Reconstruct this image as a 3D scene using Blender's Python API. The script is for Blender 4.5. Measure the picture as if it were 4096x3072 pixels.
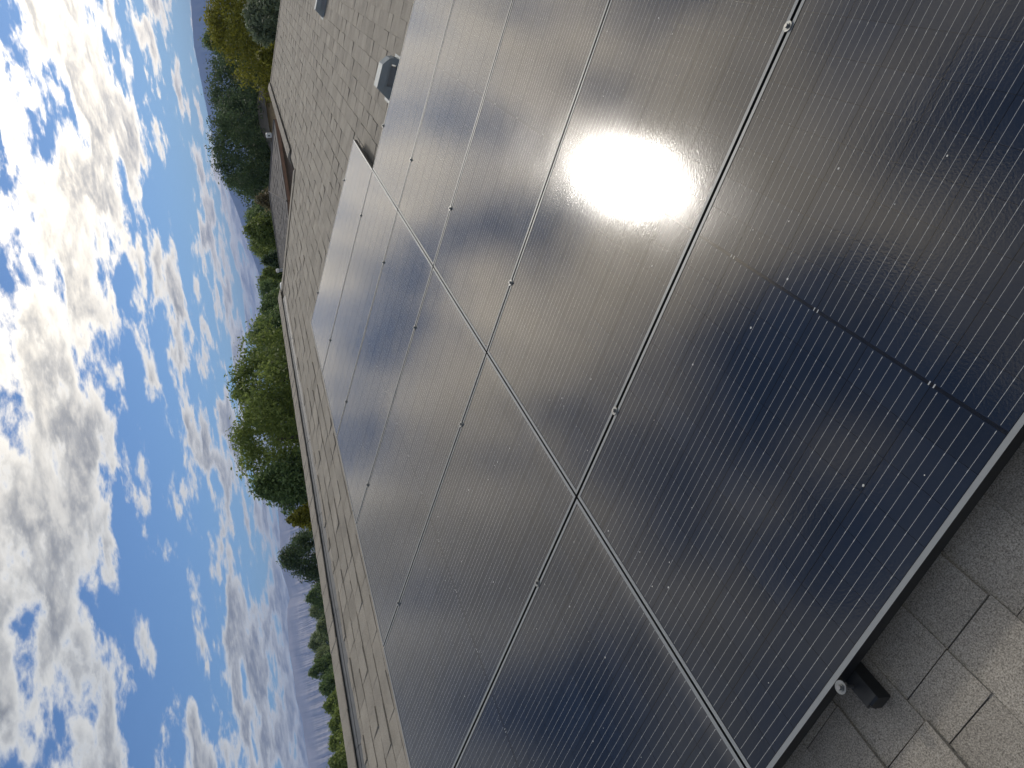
import bpy, math, random
import numpy as np
from mathutils import Matrix, Vector

# ------------------------------------------------------------------ scene, camera, light
for o in list(bpy.data.objects):
    bpy.data.objects.remove(o)
scene = bpy.context.scene
col = scene.collection
rng = np.random.default_rng(11)
random.seed(11)

F_PX, IMG_W, IMG_H = 2901.4, 4096.0, 3072.0          # the photograph was taken with the phone turned on its side
CAM_ROT = np.array([[0.021732, 0.850559, 0.525430],
                    [-0.320085, 0.503810, -0.802322],
                    [-0.947139, -0.150746, 0.283200]])
CAM_POS = np.array([1.77564, -0.74337, 0.93189])
cam_data = bpy.data.cameras.new('camera')
cam = bpy.data.objects.new('camera', cam_data)
col.objects.link(cam)
mw = Matrix(CAM_ROT.tolist()).to_4x4()
mw.translation = Vector(CAM_POS.tolist())
cam.matrix_world = mw
cam_data.sensor_width = 36.0
cam_data.lens = F_PX / IMG_W * 36.0
cam_data.clip_start = 0.02
cam_data.clip_end = 60000.0
scene.camera = cam

SUN_AZ, SUN_EL = math.radians(4.2), math.radians(32.0)   # azimuth from +Y towards +X
SUN_DIR = Vector((math.sin(SUN_AZ) * math.cos(SUN_EL), math.cos(SUN_AZ) * math.cos(SUN_EL), math.sin(SUN_EL)))


def make_world():
    w = bpy.data.worlds.new('World')
    scene.world = w
    w.use_nodes = True
    nt = w.node_tree
    nt.nodes.clear()
    N, L = nt.nodes.new, nt.links.new

    def math_(op, a, b=None, clamp=False):
        n = N('ShaderNodeMath'); n.operation = op; n.use_clamp = clamp
        for i, v in enumerate((a, b)):
            if v is None: continue
            if isinstance(v, (int, float)): n.inputs[i].default_value = v
            else: L(v, n.inputs[i])
        return n.outputs[0]

    def vmath(op, a, b):
        n = N('ShaderNodeVectorMath'); n.operation = op
        for i, v in enumerate((a, b)):
            if isinstance(v, (tuple, list, Vector)): n.inputs[i].default_value = v
            else: L(v, n.inputs[i])
        return n
    def smooth(v, lo, hi):
        n = N('ShaderNodeMapRange'); n.interpolation_type = 'SMOOTHSTEP'
        L(v, n.inputs['Value'])
        for k, x in (('From Min', lo), ('From Max', hi)):
            if isinstance(x, (int, float)): n.inputs[k].default_value = x
            else: L(x, n.inputs[k])
        return n.outputs[0]

    def mixc(f, a, b):
        n = N('ShaderNodeMix'); n.data_type = 'RGBA'
        L(f, n.inputs[0])
        for i, v in ((6, a), (7, b)):
            if isinstance(v, tuple): n.inputs[i].default_value = (*v, 1)
            else: L(v, n.inputs[i])
        return n.outputs[2]

    tc = N('ShaderNodeTexCoord')
    d = vmath('NORMALIZE', tc.outputs['Generated'], (0, 0, 0)).outputs[0]
    sep = N('ShaderNodeSeparateXYZ'); L(d, sep.inputs[0])
    x, y, z = sep.outputs
    zc = math_('MAXIMUM', z, 0.0)
    den = math_('ADD', zc, 0.11)
    cmb = N('ShaderNodeCombineXYZ')
    L(math_('DIVIDE', x, den), cmb.inputs[0]); L(math_('DIVIDE', y, den), cmb.inputs[1])
    cmb.inputs[2].default_value = 99.1
    P = cmb.outputs[0]

    def noise(vec, scale, detail, rough, dist=0.0):
        n = N('ShaderNodeTexNoise'); n.noise_dimensions = '3D'
        L(vec, n.inputs['Vector']); n.inputs['Scale'].default_value = scale
        n.inputs['Detail'].default_value = detail; n.inputs['Roughness'].default_value = rough
        n.inputs['Distortion'].default_value = dist
        return n.outputs['Fac']
    nA = noise(P, 3.7, 11, 0.61, 0.12)
    big = noise(P, 1.0, 2, 0.5)
    Pl = vmath('ADD', P, (SUN_DIR.x * 0.035, SUN_DIR.y * 0.035, 0.022)).outputs[0]
    nB = noise(Pl, 3.7, 7, 0.58, 0.12)
    field = math_('ADD', nA, math_('MULTIPLY', math_('SUBTRACT', big, 0.5), 0.70))
    # a slanting band of clearer sky between the low bank and the high deck
    centre = math_('ADD', math_('MULTIPLY', x, -0.21), 0.045)
    u = math_('DIVIDE', math_('SUBTRACT', z, centre), 0.05)
    band = math_('POWER', 2.718, math_('MULTIPLY', math_('MULTIPLY', u, u), -1.0))
    thr = math_('ADD', math_('MULTIPLY', band, 0.13), 0.402)
    thr = math_('ADD', thr, math_('MULTIPLY', smooth(z, 0.62, 0.84), 0.10))
    dens = math_('SUBTRACT', field, thr)
    alpha = smooth(dens, -0.01, 0.11)
    core = smooth(dens, 0.06, 0.20)
    lit = smooth(math_('SUBTRACT', nA, nB), -0.10, 0.16)
    grey = mixc(core, (0.93, 0.95, 0.95), (0.33, 0.352, 0.385))
    ccol = mixc(math_('MULTIPLY', lit, 0.62), grey, (1.12, 1.12, 1.08))
    # forward scattering of sunlight in the cloud round the sun
    dot = math_('MAXIMUM', vmath('DOT_PRODUCT', d, tuple(SUN_DIR)).outputs['Value'], 0.0)
    glow = math_('ADD', math_('MULTIPLY', math_('POWER', dot, 10.0), 6.0), math_('MULTIPLY', math_('POWER', dot, 90.0), 3.0))
    gs = vmath('SCALE', (1.0, 0.84, 0.62), (0, 0, 0)); L(glow, gs.inputs['Scale'])
    gain = vmath('ADD', gs.outputs[0], (1, 1, 1))
    gcol = vmath('MULTIPLY', ccol, gain.outputs[0])

    sky = N('ShaderNodeTexSky'); sky.sky_type = 'NISHITA'; sky.sun_disc = False
    sky.sun_elevation = SUN_EL; sky.sun_rotation = SUN_AZ
    sky.altitude = 1400; sky.air_density = 1.0; sky.dust_density = 0.6; sky.ozone_density = 2.2
    bg1 = N('ShaderNodeBackground'); bg1.inputs[1].default_value = 0.050; L(vmath('MULTIPLY', sky.outputs[0], (0.62, 0.80, 1.0)).outputs[0], bg1.inputs[0])
    bg2 = N('ShaderNodeBackground'); bg2.inputs[1].default_value = 0.41; L(gcol.outputs[0], bg2.inputs[0])
    mx = N('ShaderNodeMixShader')
    horizon = smooth(z, -0.02, 0.01)
    L(math_('MULTIPLY', alpha, horizon), mx.inputs[0]); L(bg1.outputs[0], mx.inputs[1]); L(bg2.outputs[0], mx.inputs[2])
    out = N('ShaderNodeOutputWorld'); L(mx.outputs[0], out.inputs['Surface'])
    w.cycles.sampling_method = 'MANUAL'
    w.cycles.sample_map_resolution = 1024


make_world()
sun_data = bpy.data.lights.new('sun', 'SUN')
sun_data.energy = 0.5
sun_data.angle = math.radians(4.0)
sun_data.color = (1.0, 0.95, 0.87)
sun = bpy.data.objects.new('sun', sun_data)
col.objects.link(sun)
sun.rotation_euler = SUN_DIR.to_track_quat('Z', 'Y').to_euler()
scene.view_settings.view_transform = 'Standard'
scene.view_settings.look = 'None'
scene.view_settings.exposure = 0.88
scene.view_settings.gamma = 1.0
scene.view_settings.use_curve_mapping = False
scene.render.engine = 'CYCLES'
scene.cycles.use_denoising = True
scene.cycles.max_bounces = 8
scene.cycles.volume_bounces = 0
scene.cycles.transparent_max_bounces = 8

# ------------------------------------------------------------------ helpers
PITCH = math.radians(18.435)                       # a 4-in-12 roof
CP, SP = math.cos(PITCH), math.sin(PITCH)
GROUND_Z = -4.2
ROOF_N = -0.105                                    # roof deck below the glass plane


def W(s, t, n=0.0):
    """s along the ridge, t up the slope, n square to it -> world"""
    return (-CP * t + SP * n, s, SP * t + CP * n)


ROOF_M = Matrix(((0, -CP, SP, 0), (1, 0, 0, 0), (0, SP, CP, 0), (0, 0, 0, 1)))


def ray(px, py):
    d = CAM_ROT @ np.array([px - IMG_W / 2, IMG_H / 2 - py, -F_PX])
    return d / np.linalg.norm(d)


def at_dist(px, py, D):
    d = ray(px, py)
    return CAM_POS + d * D / math.hypot(d[0], d[1])


def on_z(px, py, z):
    d = ray(px, py)
    return CAM_POS + d * (z - CAM_POS[2]) / d[2]


def mesh_from(name, verts, faces, mat=None, smooth=False):
    me = bpy.data.meshes.new(name)
    me.from_pydata([tuple(map(float, v)) for v in verts], [], faces)
    if mat:
        me.materials.append(mat)
    if smooth:
        me.shade_smooth()
    me.update()
    return me


def mesh_np(name, verts, quads, mat=None, tint=None):
    """many quads at once; tint = one value per vertex"""
    verts = np.asarray(verts, np.float32); quads = np.asarray(quads, np.int32)
    me = bpy.data.meshes.new(name)
    me.vertices.add(len(verts)); me.vertices.foreach_set('co', verts.ravel())
    me.loops.add(quads.size); me.loops.foreach_set('vertex_index', quads.ravel())
    me.polygons.add(len(quads))
    me.polygons.foreach_set('loop_start', np.arange(0, quads.size, 4, dtype=np.int32))
    me.polygons.foreach_set('loop_total', np.full(len(quads), 4, np.int32))
    if tint is not None:
        a = me.attributes.new('tint', 'FLOAT', 'POINT')
        a.data.foreach_set('value', np.asarray(tint, np.float32))
    if mat:
        me.materials.append(mat)
    me.update(calc_edges=True)
    me.shade_flat()
    return me


def obj(name, me, parent=None, loc=None):
    o = bpy.data.objects.new(name, me)
    col.objects.link(o)
    if parent is not None:
        o.parent = parent
    if loc is not None:
        o.location = loc
    return o


def empty(name, loc=(0, 0, 0)):
    o = bpy.data.objects.new(name, None)
    o.location = loc
    o.empty_display_size = 0.1
    col.objects.link(o)
    return o


def tag(o, label=None, cat=None, group=None, kind=None):
    if label: o['label'] = label
    if cat: o['category'] = cat
    if group: o['group'] = group
    if kind: o['kind'] = kind
    return o


class MB:
    """collects simple solids into one mesh"""
    def __init__(self):
        self.v, self.f = [], []

    def add(self, v, f):
        b = len(self.v)
        self.v += [tuple(p) for p in v]
        self.f += [tuple(i + b for i in q) for q in f]
        return self

    def box(self, x0, x1, y0, y1, z0, z1, tf=None):
        p = [(x, y, z) for z in (z0, z1) for y in (y0, y1) for x in (x0, x1)]
        if tf: p = [tf(*q) for q in p]
        return self.add(p, [(0, 2, 3, 1), (4, 5, 7, 6), (0, 1, 5, 4), (2, 6, 7, 3), (0, 4, 6, 2), (1, 3, 7, 5)])

    def cyl(self, c, r, z0, z1, n=16, r1=None, rot=0.0):
        r1 = r if r1 is None else r1
        p = []
        for z, q in ((z0, r), (z1, r1)):
            p += [(c[0] + q * math.cos(rot + 2 * math.pi * k / n), c[1] + q * math.sin(rot + 2 * math.pi * k / n), z) for k in range(n)]
        f = [(k, (k + 1) % n, n + (k + 1) % n, n + k) for k in range(n)]
        f += [tuple(reversed(range(n))), tuple(range(n, 2 * n))]
        return self.add(p, f)

    def tube(self, pts, radii, n=7):
        rings = []
        for i, p in enumerate(pts):
            a = Vector(pts[max(i - 1, 0)]); b = Vector(pts[min(i + 1, len(pts) - 1)])
            d = (b - a).normalized()
            e = d.orthogonal().normalized(); g = d.cross(e)
            rings.append([tuple(Vector(p) + radii[i] * (math.cos(2 * math.pi * k / n) * e + math.sin(2 * math.pi * k / n) * g)) for k in range(n)])
        v = [q for r in rings for q in r]
        f = [(i * n + k, i * n + (k + 1) % n, (i + 1) * n + (k + 1) % n, (i + 1) * n + k) for i in range(len(pts) - 1) for k in range(n)]
        return self.add(v, f)

    def mesh(self, name, mat=None, smooth=False):
        return mesh_from(name, self.v, self.f, mat, smooth)


# ------------------------------------------------------------------ materials
def mat_new(name):
    m = bpy.data.materials.new(name)
    m.use_nodes = True
    nt = m.node_tree
    return m, nt, nt.nodes['Principled BSDF']


def mat_plain(name, c, rough=0.6, metal=0.0, var=0.12, scale=8.0, bump=0.0, bscale=200.0):
    m, nt, b = mat_new(name)
    N, L = nt.nodes.new, nt.links.new
    tc = N('ShaderNodeTexCoord'); nz = N('ShaderNodeTexNoise')
    L(tc.outputs['Object'], nz.inputs['Vector']); nz.inputs['Scale'].default_value = scale; nz.inputs['Detail'].default_value = 6
    mp = N('ShaderNodeMapRange'); L(nz.outputs['Fac'], mp.inputs[0])
    mp.inputs['From Min'].default_value = 0.3; mp.inputs['From Max'].default_value = 0.7
    mp.inputs['To Min'].default_value = 1 - var; mp.inputs['To Max'].default_value = 1 + var
    sc = N('ShaderNodeVectorMath'); sc.operation = 'SCALE'; sc.inputs[0].default_value = c; L(mp.outputs[0], sc.inputs['Scale'])
    L(sc.outputs[0], b.inputs['Base Color'])
    b.inputs['Roughness'].default_value = rough; b.inputs['Metallic'].default_value = metal
    if bump:
        n2 = N('ShaderNodeTexNoise'); L(tc.outputs['Object'], n2.inputs['Vector']); n2.inputs['Scale'].default_value = bscale
        bp = N('ShaderNodeBump'); bp.inputs['Strength'].default_value = bump; bp.inputs['Distance'].default_value = 0.002
        L(n2.outputs['Fac'], bp.inputs['Height']); L(bp.outputs[0], b.inputs['Normal'])
    return m


def mat_shingle(name, c0, c1, scale=1.0):
    """mineral granules on asphalt; the attribute 'tint' sets each piece apart"""
    m, nt, b = mat_new(name)
    N, L = nt.nodes.new, nt.links.new
    geo = N('ShaderNodeNewGeometry')
    at = N('ShaderNodeAttribute'); at.attribute_name = 'tint'
    gr = N('ShaderNodeTexNoise'); L(geo.outputs['Position'], gr.inputs['Vector'])
    gr.inputs['Scale'].default_value = 300 * scale; gr.inputs['Detail'].default_value = 3; gr.inputs['Roughness'].default_value = 0.75
    bl = N('ShaderNodeTexNoise'); L(geo.outputs['Position'], bl.inputs['Vector'])
    bl.inputs['Scale'].default_value = 5.0; bl.inputs['Detail'].default_value = 5
    ramp = N('ShaderNodeValToRGB'); L(gr.outputs['Fac'], ramp.inputs[0])
    e = ramp.color_ramp.elements
    e[0].position = 0.34; e[0].color = (*c0, 1); e[1].position = 0.66; e[1].color = (*c1, 1)
    k = N('ShaderNodeMapRange'); L(bl.outputs['Fac'], k.inputs[0])
    k.inputs['From Min'].default_value = 0.3; k.inputs['From Max'].default_value = 0.7
    k.inputs['To Min'].default_value = 0.86; k.inputs['To Max'].default_value = 1.12
    mu = N('ShaderNodeMath'); mu.operation = 'MULTIPLY'; L(k.outputs[0], mu.inputs[0]); L(at.outputs['Fac'], mu.inputs[1])
    sc = N('ShaderNodeVectorMath'); sc.operation = 'SCALE'; L(ramp.outputs[0], sc.inputs[0]); L(mu.outputs[0], sc.inputs['Scale'])
    L(sc.outputs[0], b.inputs['Base Color'])
    b.inputs['Roughness'].default_value = 0.88; b.inputs['Specular IOR Level'].default_value = 0.3
    bp = N('ShaderNodeBump'); bp.inputs['Strength'].default_value = 0.55; bp.inputs['Distance'].default_value = 0.0015
    L(gr.outputs['Fac'], bp.inputs['Height']); L(bp.outputs[0], b.inputs['Normal'])
    return m


def mat_glass_over(name, c, base_rough, metal, coat_rough=0.125, dust=True):
    """what lies under the module's stippled front glass: the coat is the glass"""
    m, nt, b = mat_new(name)
    N, L = nt.nodes.new, nt.links.new
    geo = N('ShaderNodeNewGeometry')
    b.inputs['Base Color'].default_value = (*c, 1)
    b.inputs['Roughness'].default_value = base_rough; b.inputs['Metallic'].default_value = metal
    b.inputs['Specular IOR Level'].default_value = 0.0 if metal == 0 else 0.5
    b.inputs['Coat Weight'].default_value = 1.0
    b.inputs['Coat IOR'].default_value = 1.40
    # stipple of the rolled glass
    nz = N('ShaderNodeTexNoise'); L(geo.outputs['Position'], nz.inputs['Vector'])
    nz.inputs['Scale'].default_value = 170; nz.inputs['Detail'].default_value = 2
    wv = N('ShaderNodeTexNoise'); L(geo.outputs['Position'], wv.inputs['Vector'])
    wv.inputs['Scale'].default_value = 3.0; wv.inputs['Detail'].default_value = 1
    ad = N('ShaderNodeMath'); ad.operation = 'MULTIPLY_ADD'; L(wv.outputs['Fac'], ad.inputs[0]); ad.inputs[1].default_value = 6.0; L(nz.outputs['Fac'], ad.inputs[2])
    bp = N('ShaderNodeBump'); bp.inputs['Strength'].default_value = 0.30; bp.inputs['Distance'].default_value = 0.0007
    L(ad.outputs[0], bp.inputs['Height']); L(bp.outputs[0], b.inputs['Coat Normal'])
    # faint dust film
    du = N('ShaderNodeTexNoise'); L(geo.outputs['Position'], du.inputs['Vector'])
    du.inputs['Scale'].default_value = 2.3; du.inputs['Detail'].default_value = 7; du.inputs['Roughness'].default_value = 0.65
    mr = N('ShaderNodeMapRange'); L(du.outputs['Fac'], mr.inputs[0])
    mr.inputs['From Min'].default_value = 0.35; mr.inputs['From Max'].default_value = 0.7
    mr.inputs['To Min'].default_value = coat_rough * 0.92; mr.inputs['To Max'].default_value = coat_rough * 1.18
    L(mr.outputs[0], b.inputs['Coat Roughness'])
    tdot = N('ShaderNodeVectorMath'); tdot.operation = 'DOT_PRODUCT'; L(geo.outputs['Position'], tdot.inputs[0]); tdot.inputs[1].default_value = (-CP, 0, SP)
    edge = N('ShaderNodeMapRange'); edge.interpolation_type = 'SMOOTHSTEP'; L(tdot.outputs['Value'], edge.inputs[0])
    edge.inputs['From Min'].default_value = 0.075; edge.inputs['From Max'].default_value = 0.012
    pos = N('ShaderNodeMath'); pos.operation = 'GREATER_THAN'; L(tdot.outputs['Value'], pos.inputs[0]); pos.inputs[1].default_value = 0.0
    dn = N('ShaderNodeTexNoise'); L(geo.outputs['Position'], dn.inputs['Vector']); dn.inputs['Scale'].default_value = 14; dn.inputs['Detail'].default_value = 6
    e1 = N('ShaderNodeMath'); e1.operation = 'MULTIPLY'; L(edge.outputs[0], e1.inputs[0]); L(pos.outputs[0], e1.inputs[1])
    e2 = N('ShaderNodeMath'); e2.operation = 'MULTIPLY'; L(e1.outputs[0], e2.inputs[0]); L(dn.outputs['Fac'], e2.inputs[1])
    e3 = N('ShaderNodeMath'); e3.operation = 'MULTIPLY'; L(e2.outputs[0], e3.inputs[0]); e3.inputs[1].default_value = 0.30
    if dust:
        mr2 = N('ShaderNodeMapRange'); L(du.outputs['Fac'], mr2.inputs[0])
        mr2.inputs['From Min'].default_value = 0.4; mr2.inputs['From Max'].default_value = 0.75
        mr2.inputs['To Min'].default_value = 0.0; mr2.inputs['To Max'].default_value = 0.045
        mx = N('ShaderNodeMix'); mx.data_type = 'RGBA'; sm = N('ShaderNodeMath'); sm.operation = 'ADD'; L(mr2.outputs[0], sm.inputs[0]); L(e3.outputs[0], sm.inputs[1]); L(sm.outputs[0], mx.inputs[0])
        oi = N('ShaderNodeObjectInfo')
        cr = N('ShaderNodeMapRange'); L(oi.outputs['Random'], cr.inputs[0]); cr.inputs['To Min'].default_value = 0.86; cr.inputs['To Max'].default_value = 1.14
        cs = N('ShaderNodeVectorMath'); cs.operation = 'SCALE'; cs.inputs[0].default_value = c; L(cr.outputs[0], cs.inputs['Scale'])
        L(cs.outputs[0], mx.inputs[6]); mx.inputs[7].default_value = (0.30, 0.28, 0.25, 1)
        L(mx.outputs[2], b.inputs['Base Color'])
    return m


def mat_leaf(name, c, c2):
    m, nt, b = mat_new(name)
    N, L = nt.nodes.new, nt.links.new
    at = N('ShaderNodeAttribute'); at.attribute_name = 'tint'
    mx = N('ShaderNodeMix'); mx.data_type = 'RGBA'; L(at.outputs['Fac'], mx.inputs[0])
    mx.inputs[6].default_value = (*c, 1); mx.inputs[7].default_value = (*c2, 1)
    L(mx.outputs[2], b.inputs['Base Color'])
    b.inputs['Roughness'].default_value = 0.55; b.inputs['Specular IOR Level'].default_value = 0.25
    tr = N('ShaderNodeBsdfTranslucent'); L(mx.outputs[2], tr.inputs[0])
    sh = N('ShaderNodeMixShader'); sh.inputs[0].default_value = 0.5
    L(b.outputs[0], sh.inputs[1]); L(tr.outputs[0], sh.inputs[2])
    L(sh.outputs[0], nt.nodes['Material Output'].inputs['Surface'])
    return m


M_CELL = mat_glass_over('silicon_under_glass', (0.008, 0.0155, 0.032), 0.6, 0.0)
M_BACK = mat_glass_over('black_backsheet_under_glass', (0.008, 0.009, 0.012), 0.6, 0.0, dust=False)
M_WIRE = mat_glass_over('tinned_wire_under_glass', (0.50, 0.51, 0.50), 0.5, 0.0, dust=False)
M_FRAME_SHEEN = mat_plain('frame_top_sheen', (0.25, 0.265, 0.27), 0.42, 0.0, 0.06, 20, 0.05)  # grey painted for the sky sheen on top of the black frame
M_FRAME_SHEEN.node_tree.nodes['Principled BSDF'].inputs['Specular IOR Level'].default_value = 0.45
M_CLAMP = mat_plain('zinc_clamp', (0.25, 0.26, 0.26), 0.38, 0.9, 0.15, 60)
M_BOLT = mat_plain('bolt_steel', (0.30, 0.30, 0.30), 0.35, 0.9, 0.15, 60)
M_BLACK = mat_plain('black_anodised_rail', (0.018, 0.02, 0.022), 0.42, 0.3, 0.2, 30)
M_DROP = mat_plain('dried_droplet', (0.6, 0.6, 0.57), 0.8)
M_SHINGLE = mat_shingle('weathered_shingle', (0.125, 0.112, 0.093), (0.52, 0.475, 0.40))
M_DECK = mat_plain('dark_felt', (0.085, 0.08, 0.072), 0.95)
M_VENTSTRIP = mat_plain('grey_plastic_vent', (0.13, 0.137, 0.143), 0.6, 0, 0.15, 14)
M_GALV = mat_plain('painted_sheet_metal', (0.30, 0.335, 0.345), 0.6, 0.1, 0.10, 9)
M_DARK = mat_plain('dark_opening', (0.012, 0.013, 0.014), 0.9)
M_WHITEPVC = mat_plain('white_vent_metal', (0.72, 0.73, 0.71), 0.45, 0.0, 0.08)
M_PIPE = mat_plain('grey_flue_pipe', (0.34, 0.35, 0.36), 0.45, 0.5, 0.12)
M_FASCIA = mat_plain('brown_fascia', (0.27, 0.155, 0.10), 0.6)
M_WALL = mat_plain('taupe_stucco', (0.25, 0.20, 0.175), 0.9, 0, 0.1, 6, 0.3)
M_TANWALL = mat_plain('tan_stucco', (0.62, 0.47, 0.31), 0.9, 0, 0.1, 6, 0.3)
M_BARK = mat_plain('bark', (0.13, 0.105, 0.085), 0.9, 0, 0.3, 5, 0.6, 30)
M_GROUND = mat_plain('dry_ground', (0.16, 0.15, 0.085), 0.95, 0, 0.35, 0.05)
M_PAINT = mat_plain('house_wall_paint', (0.48, 0.44, 0.38), 0.8, 0, 0.08)

# ------------------------------------------------------------------ the setting: ground, mountains
gr = mesh_from('ground', [(-13200, -13200, GROUND_Z), (13200, -13200, GROUND_Z), (13200, 13200, GROUND_Z), (-13200, 13200, GROUND_Z)], [(0, 1, 2, 3)], M_GROUND)
tag(obj('ground', gr), kind='structure')


def vnoise1(x, seed):
    """smooth 1-D value noise"""
    i = np.floor(x).astype(int); f = x - i
    tab = np.random.default_rng(seed).random(4096)
    a, b = tab[i % 4096], tab[(i + 1) % 4096]
    f = f * f * (3 - 2 * f)
    return a + (b - a) * f


def fbm1(x, seed, oct=5, rough=0.5):
    r, a, n = 0, 1, 0
    for k in range(oct):
        r = r + a * vnoise1(x * 2 ** k + 17.3 * k, seed + k); n += a; a *= rough
    return r / n


def mountain(name, azs_el, r0, r1, az0, az1, mat, gul, cliff, seed, step=0.06, rows=46):
    az = np.arange(az0, az1, step)
    el = np.interp(az, [a for a, e in azs_el], [e for a, e in azs_el])
    H = (r1 * np.tan(np.radians(el)) + CAM_POS[2] - GROUND_Z) * (1 + 0.012 * (fbm1(az * 3.1, seed + 50) - 0.5))
    q = np.linspace(0, 1, rows)
    V = []
    warp = fbm1(az * 0.6, seed + 9) * 6
    for j, qq in enumerate(q):
        # talus below, a banded cliff above
        if cliff:
            prof = np.interp(qq, [0, .25, .55, .80, .86, .90, .955, 1.0], [0, .10, .34, .62, .72, .735, .90, 1.0])
        else:
            prof = qq ** 1.25
        amp = gul * math.sin(math.pi * min(qq / 0.92, 1.0)) ** 0.8
        g = np.abs(fbm1(az * 1.3 + warp * (0.25 * qq), seed, 5, 0.6) * 2 - 1) * 1.4 + 0.25 * np.abs(fbm1(az * 5.0 + qq * 1.5, seed + 21, 4, 0.6) * 2 - 1)
        r = r0 + (r1 - r0) * qq + (0.5 - g) * amp * (r1 - r0)
        z = GROUND_Z + H * prof * (1 + 0.10 * (g - 0.4) * math.sin(math.pi * qq))
        if qq == 1.0: z = GROUND_Z + H
        a = np.radians(az)
        V.append(np.stack([CAM_POS[0] + r * np.sin(a), CAM_POS[1] + r * np.cos(a), z], 1))
    # the far side
    a = np.radians(az)
    V.append(np.stack([CAM_POS[0] + (r1 * 1.12) * np.sin(a), CAM_POS[1] + (r1 * 1.12) * np.cos(a), GROUND_Z + H * 0.9], 1))
    V.append(np.stack([CAM_POS[0] + (r1 * 1.22) * np.sin(a), CAM_POS[1] + (r1 * 1.22) * np.cos(a), np.full(len(az), GROUND_Z - 1)], 1))
    n = len(az); R = len(V)
    V = np.concatenate(V)
    I = np.arange(n - 1); qd = []
    for j in range(R - 1):
        qd.append(np.stack([j * n + I, j * n + I + 1, (j + 1) * n + I + 1, (j + 1) * n + I], 1)[:, ::-1])
    me = mesh_np(name, V, np.concatenate(qd), mat)
    return tag(obj(name, me), kind='structure')


M_MESA = mat_plain('badland_rock', (0.54, 0.49, 0.44), 0.95, 0, 0.25, 0.004)
M_FOREST_HILL = mat_plain('forested_rock', (0.055, 0.065, 0.055), 0.95, 0, 0.4, 0.002)
mountain('mesa', [(-110, 2.6), (-80, 2.9), (-57.5, 3.05), (-54.4, 3.06), (-52.9, 3.27), (-52.6, 3.2), (-49.7, 3.26), (-47.6, 3.1), (-46.9, 3.0), (-46.2, 2.72), (-45.6, 2.75), (-43.8, 3.04), (-41.5, 2.74), (-39.9, 2.62), (-36, 2.2), (-32, 1.2), (-29, 0.2)],
         6200, 9000, -110, -29, M_MESA, 0.10, True, 3)
mountain('mountain', [(-36, 0.1), (-28, 0.75), (-25, 1.15), (-23.5, 1.34), (-22.5, 1.25), (-20.8, 1.56), (-17.4, 2.12), (-15.5, 2.55), (-14.1, 2.84), (-9.6, 2.93), (-6.7, 2.98), (-4.0, 2.67), (0, 2.5), (8, 2.1), (20, 1.6), (40, 1.2), (60, 0.5)],
         7200, 10200, -36, 60, M_FOREST_HILL, 0.10, False, 8, 0.12, 26)

# ------------------------------------------------------------------ the house that carries the panels
RIDGE_T, LOW_T, EAVE_T = 3.27, 1.63, -4.6
S0, S_HIP, S_LOW, S_END = -5.0, 10.18, 11.66, 19.34
S_EAVE_END = 23.6
house = empty('house', (0, 0, GROUND_Z))
tag(house, 'long house with weathered grey shingle roof under the solar panels', 'house')


def in_house(p):
    return (p[0], p[1], p[2] - GROUND_Z)


def back(s, t, ridge_t):
    """mirror of a roof point behind a ridge"""
    x, y, z = W(s, t, ROOF_N)
    xr = W(s, ridge_t, ROOF_N)[0]
    return (2 * xr - x, y, z)


D = ROOF_N
rv = [W(S0, EAVE_T, D), W(S_EAVE_END, EAVE_T, D), W(S_END, LOW_T, D), W(S_LOW, LOW_T, D), W(S_HIP, RIDGE_T, D), W(S0, RIDGE_T, D)]
bk = [back(S0, EAVE_T + 1.5, RIDGE_T), back(S_LOW + 2.0, EAVE_T + 1.5, RIDGE_T), back(S_LOW + 0.0, LOW_T, RIDGE_T)]
bl = [back(S_EAVE_END - 1.2, EAVE_T + 2.0, LOW_T), back(S_LOW, EAVE_T + 2.0, LOW_T)]
verts = rv + bk + bl
faces = [(0, 1, 2, 3, 4, 5), (5, 4, 8, 7, 6), (4, 3, 8), (2, 9, 10, 3), (1, 9, 2), (3, 10, 7, 8)]
roof = obj('roof', mesh_from('roof', [in_house(v) for v in verts], faces, M_DECK), house)
wx0, wx1 = W(0, EAVE_T + 0.55)[0], back(0, EAVE_T + 2.2, RIDGE_T)[0]
wz = W(0, EAVE_T + 0.5, D)[2] - GROUND_Z - 0.05
wall_s1 = 21.4
for name, b in (('wall', (wx0 - 0.15, wx0, S0 + 0.4, wall_s1)), ('wall', (wx1, wx1 + 0.15, S0 + 0.4, 12.0)), ('wall', (wx1 + 0.152, wx0 - 0.152, S0 + 0.4, S0 + 0.55))):
    obj(name, MB().box(b[0], b[1], b[2], b[3], 0, wz).mesh('wall', M_PAINT), house)
ov = MB().box(W(0, EAVE_T)[0] + 0.003, W(0, EAVE_T)[0] + 0.03, S0, S_EAVE_END, W(0, EAVE_T, D)[2] - GROUND_Z - 0.19, W(0, EAVE_T, D)[2] - GROUND_Z - 0.012)
obj('fascia', ov.mesh('fascia', M_FASCIA), house)

# --- shingles: every tab a thin wedge, butt edge raised, laid in courses
COURSE = 0.1555
ARRAY = [(-0.01, 5.75, -2.1, 0.0), (-0.01, 6.90, 0.0, 2.1)]      # footprints of the two rows of panels (s0,s1,t0,t1)
CAM_STN = np.array([CAM_POS[1], -CP * CAM_POS[0] + SP * CAM_POS[2], SP * CAM_POS[0] + CP * CAM_POS[2]])


def project(p):
    q = CAM_ROT.T @ (np.asarray(p) - CAM_POS)
    if q[2] > -0.05: return None
    return (IMG_W / 2 + F_PX * q[0] / -q[2], IMG_H / 2 - F_PX * q[1] / -q[2], -q[2])


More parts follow.
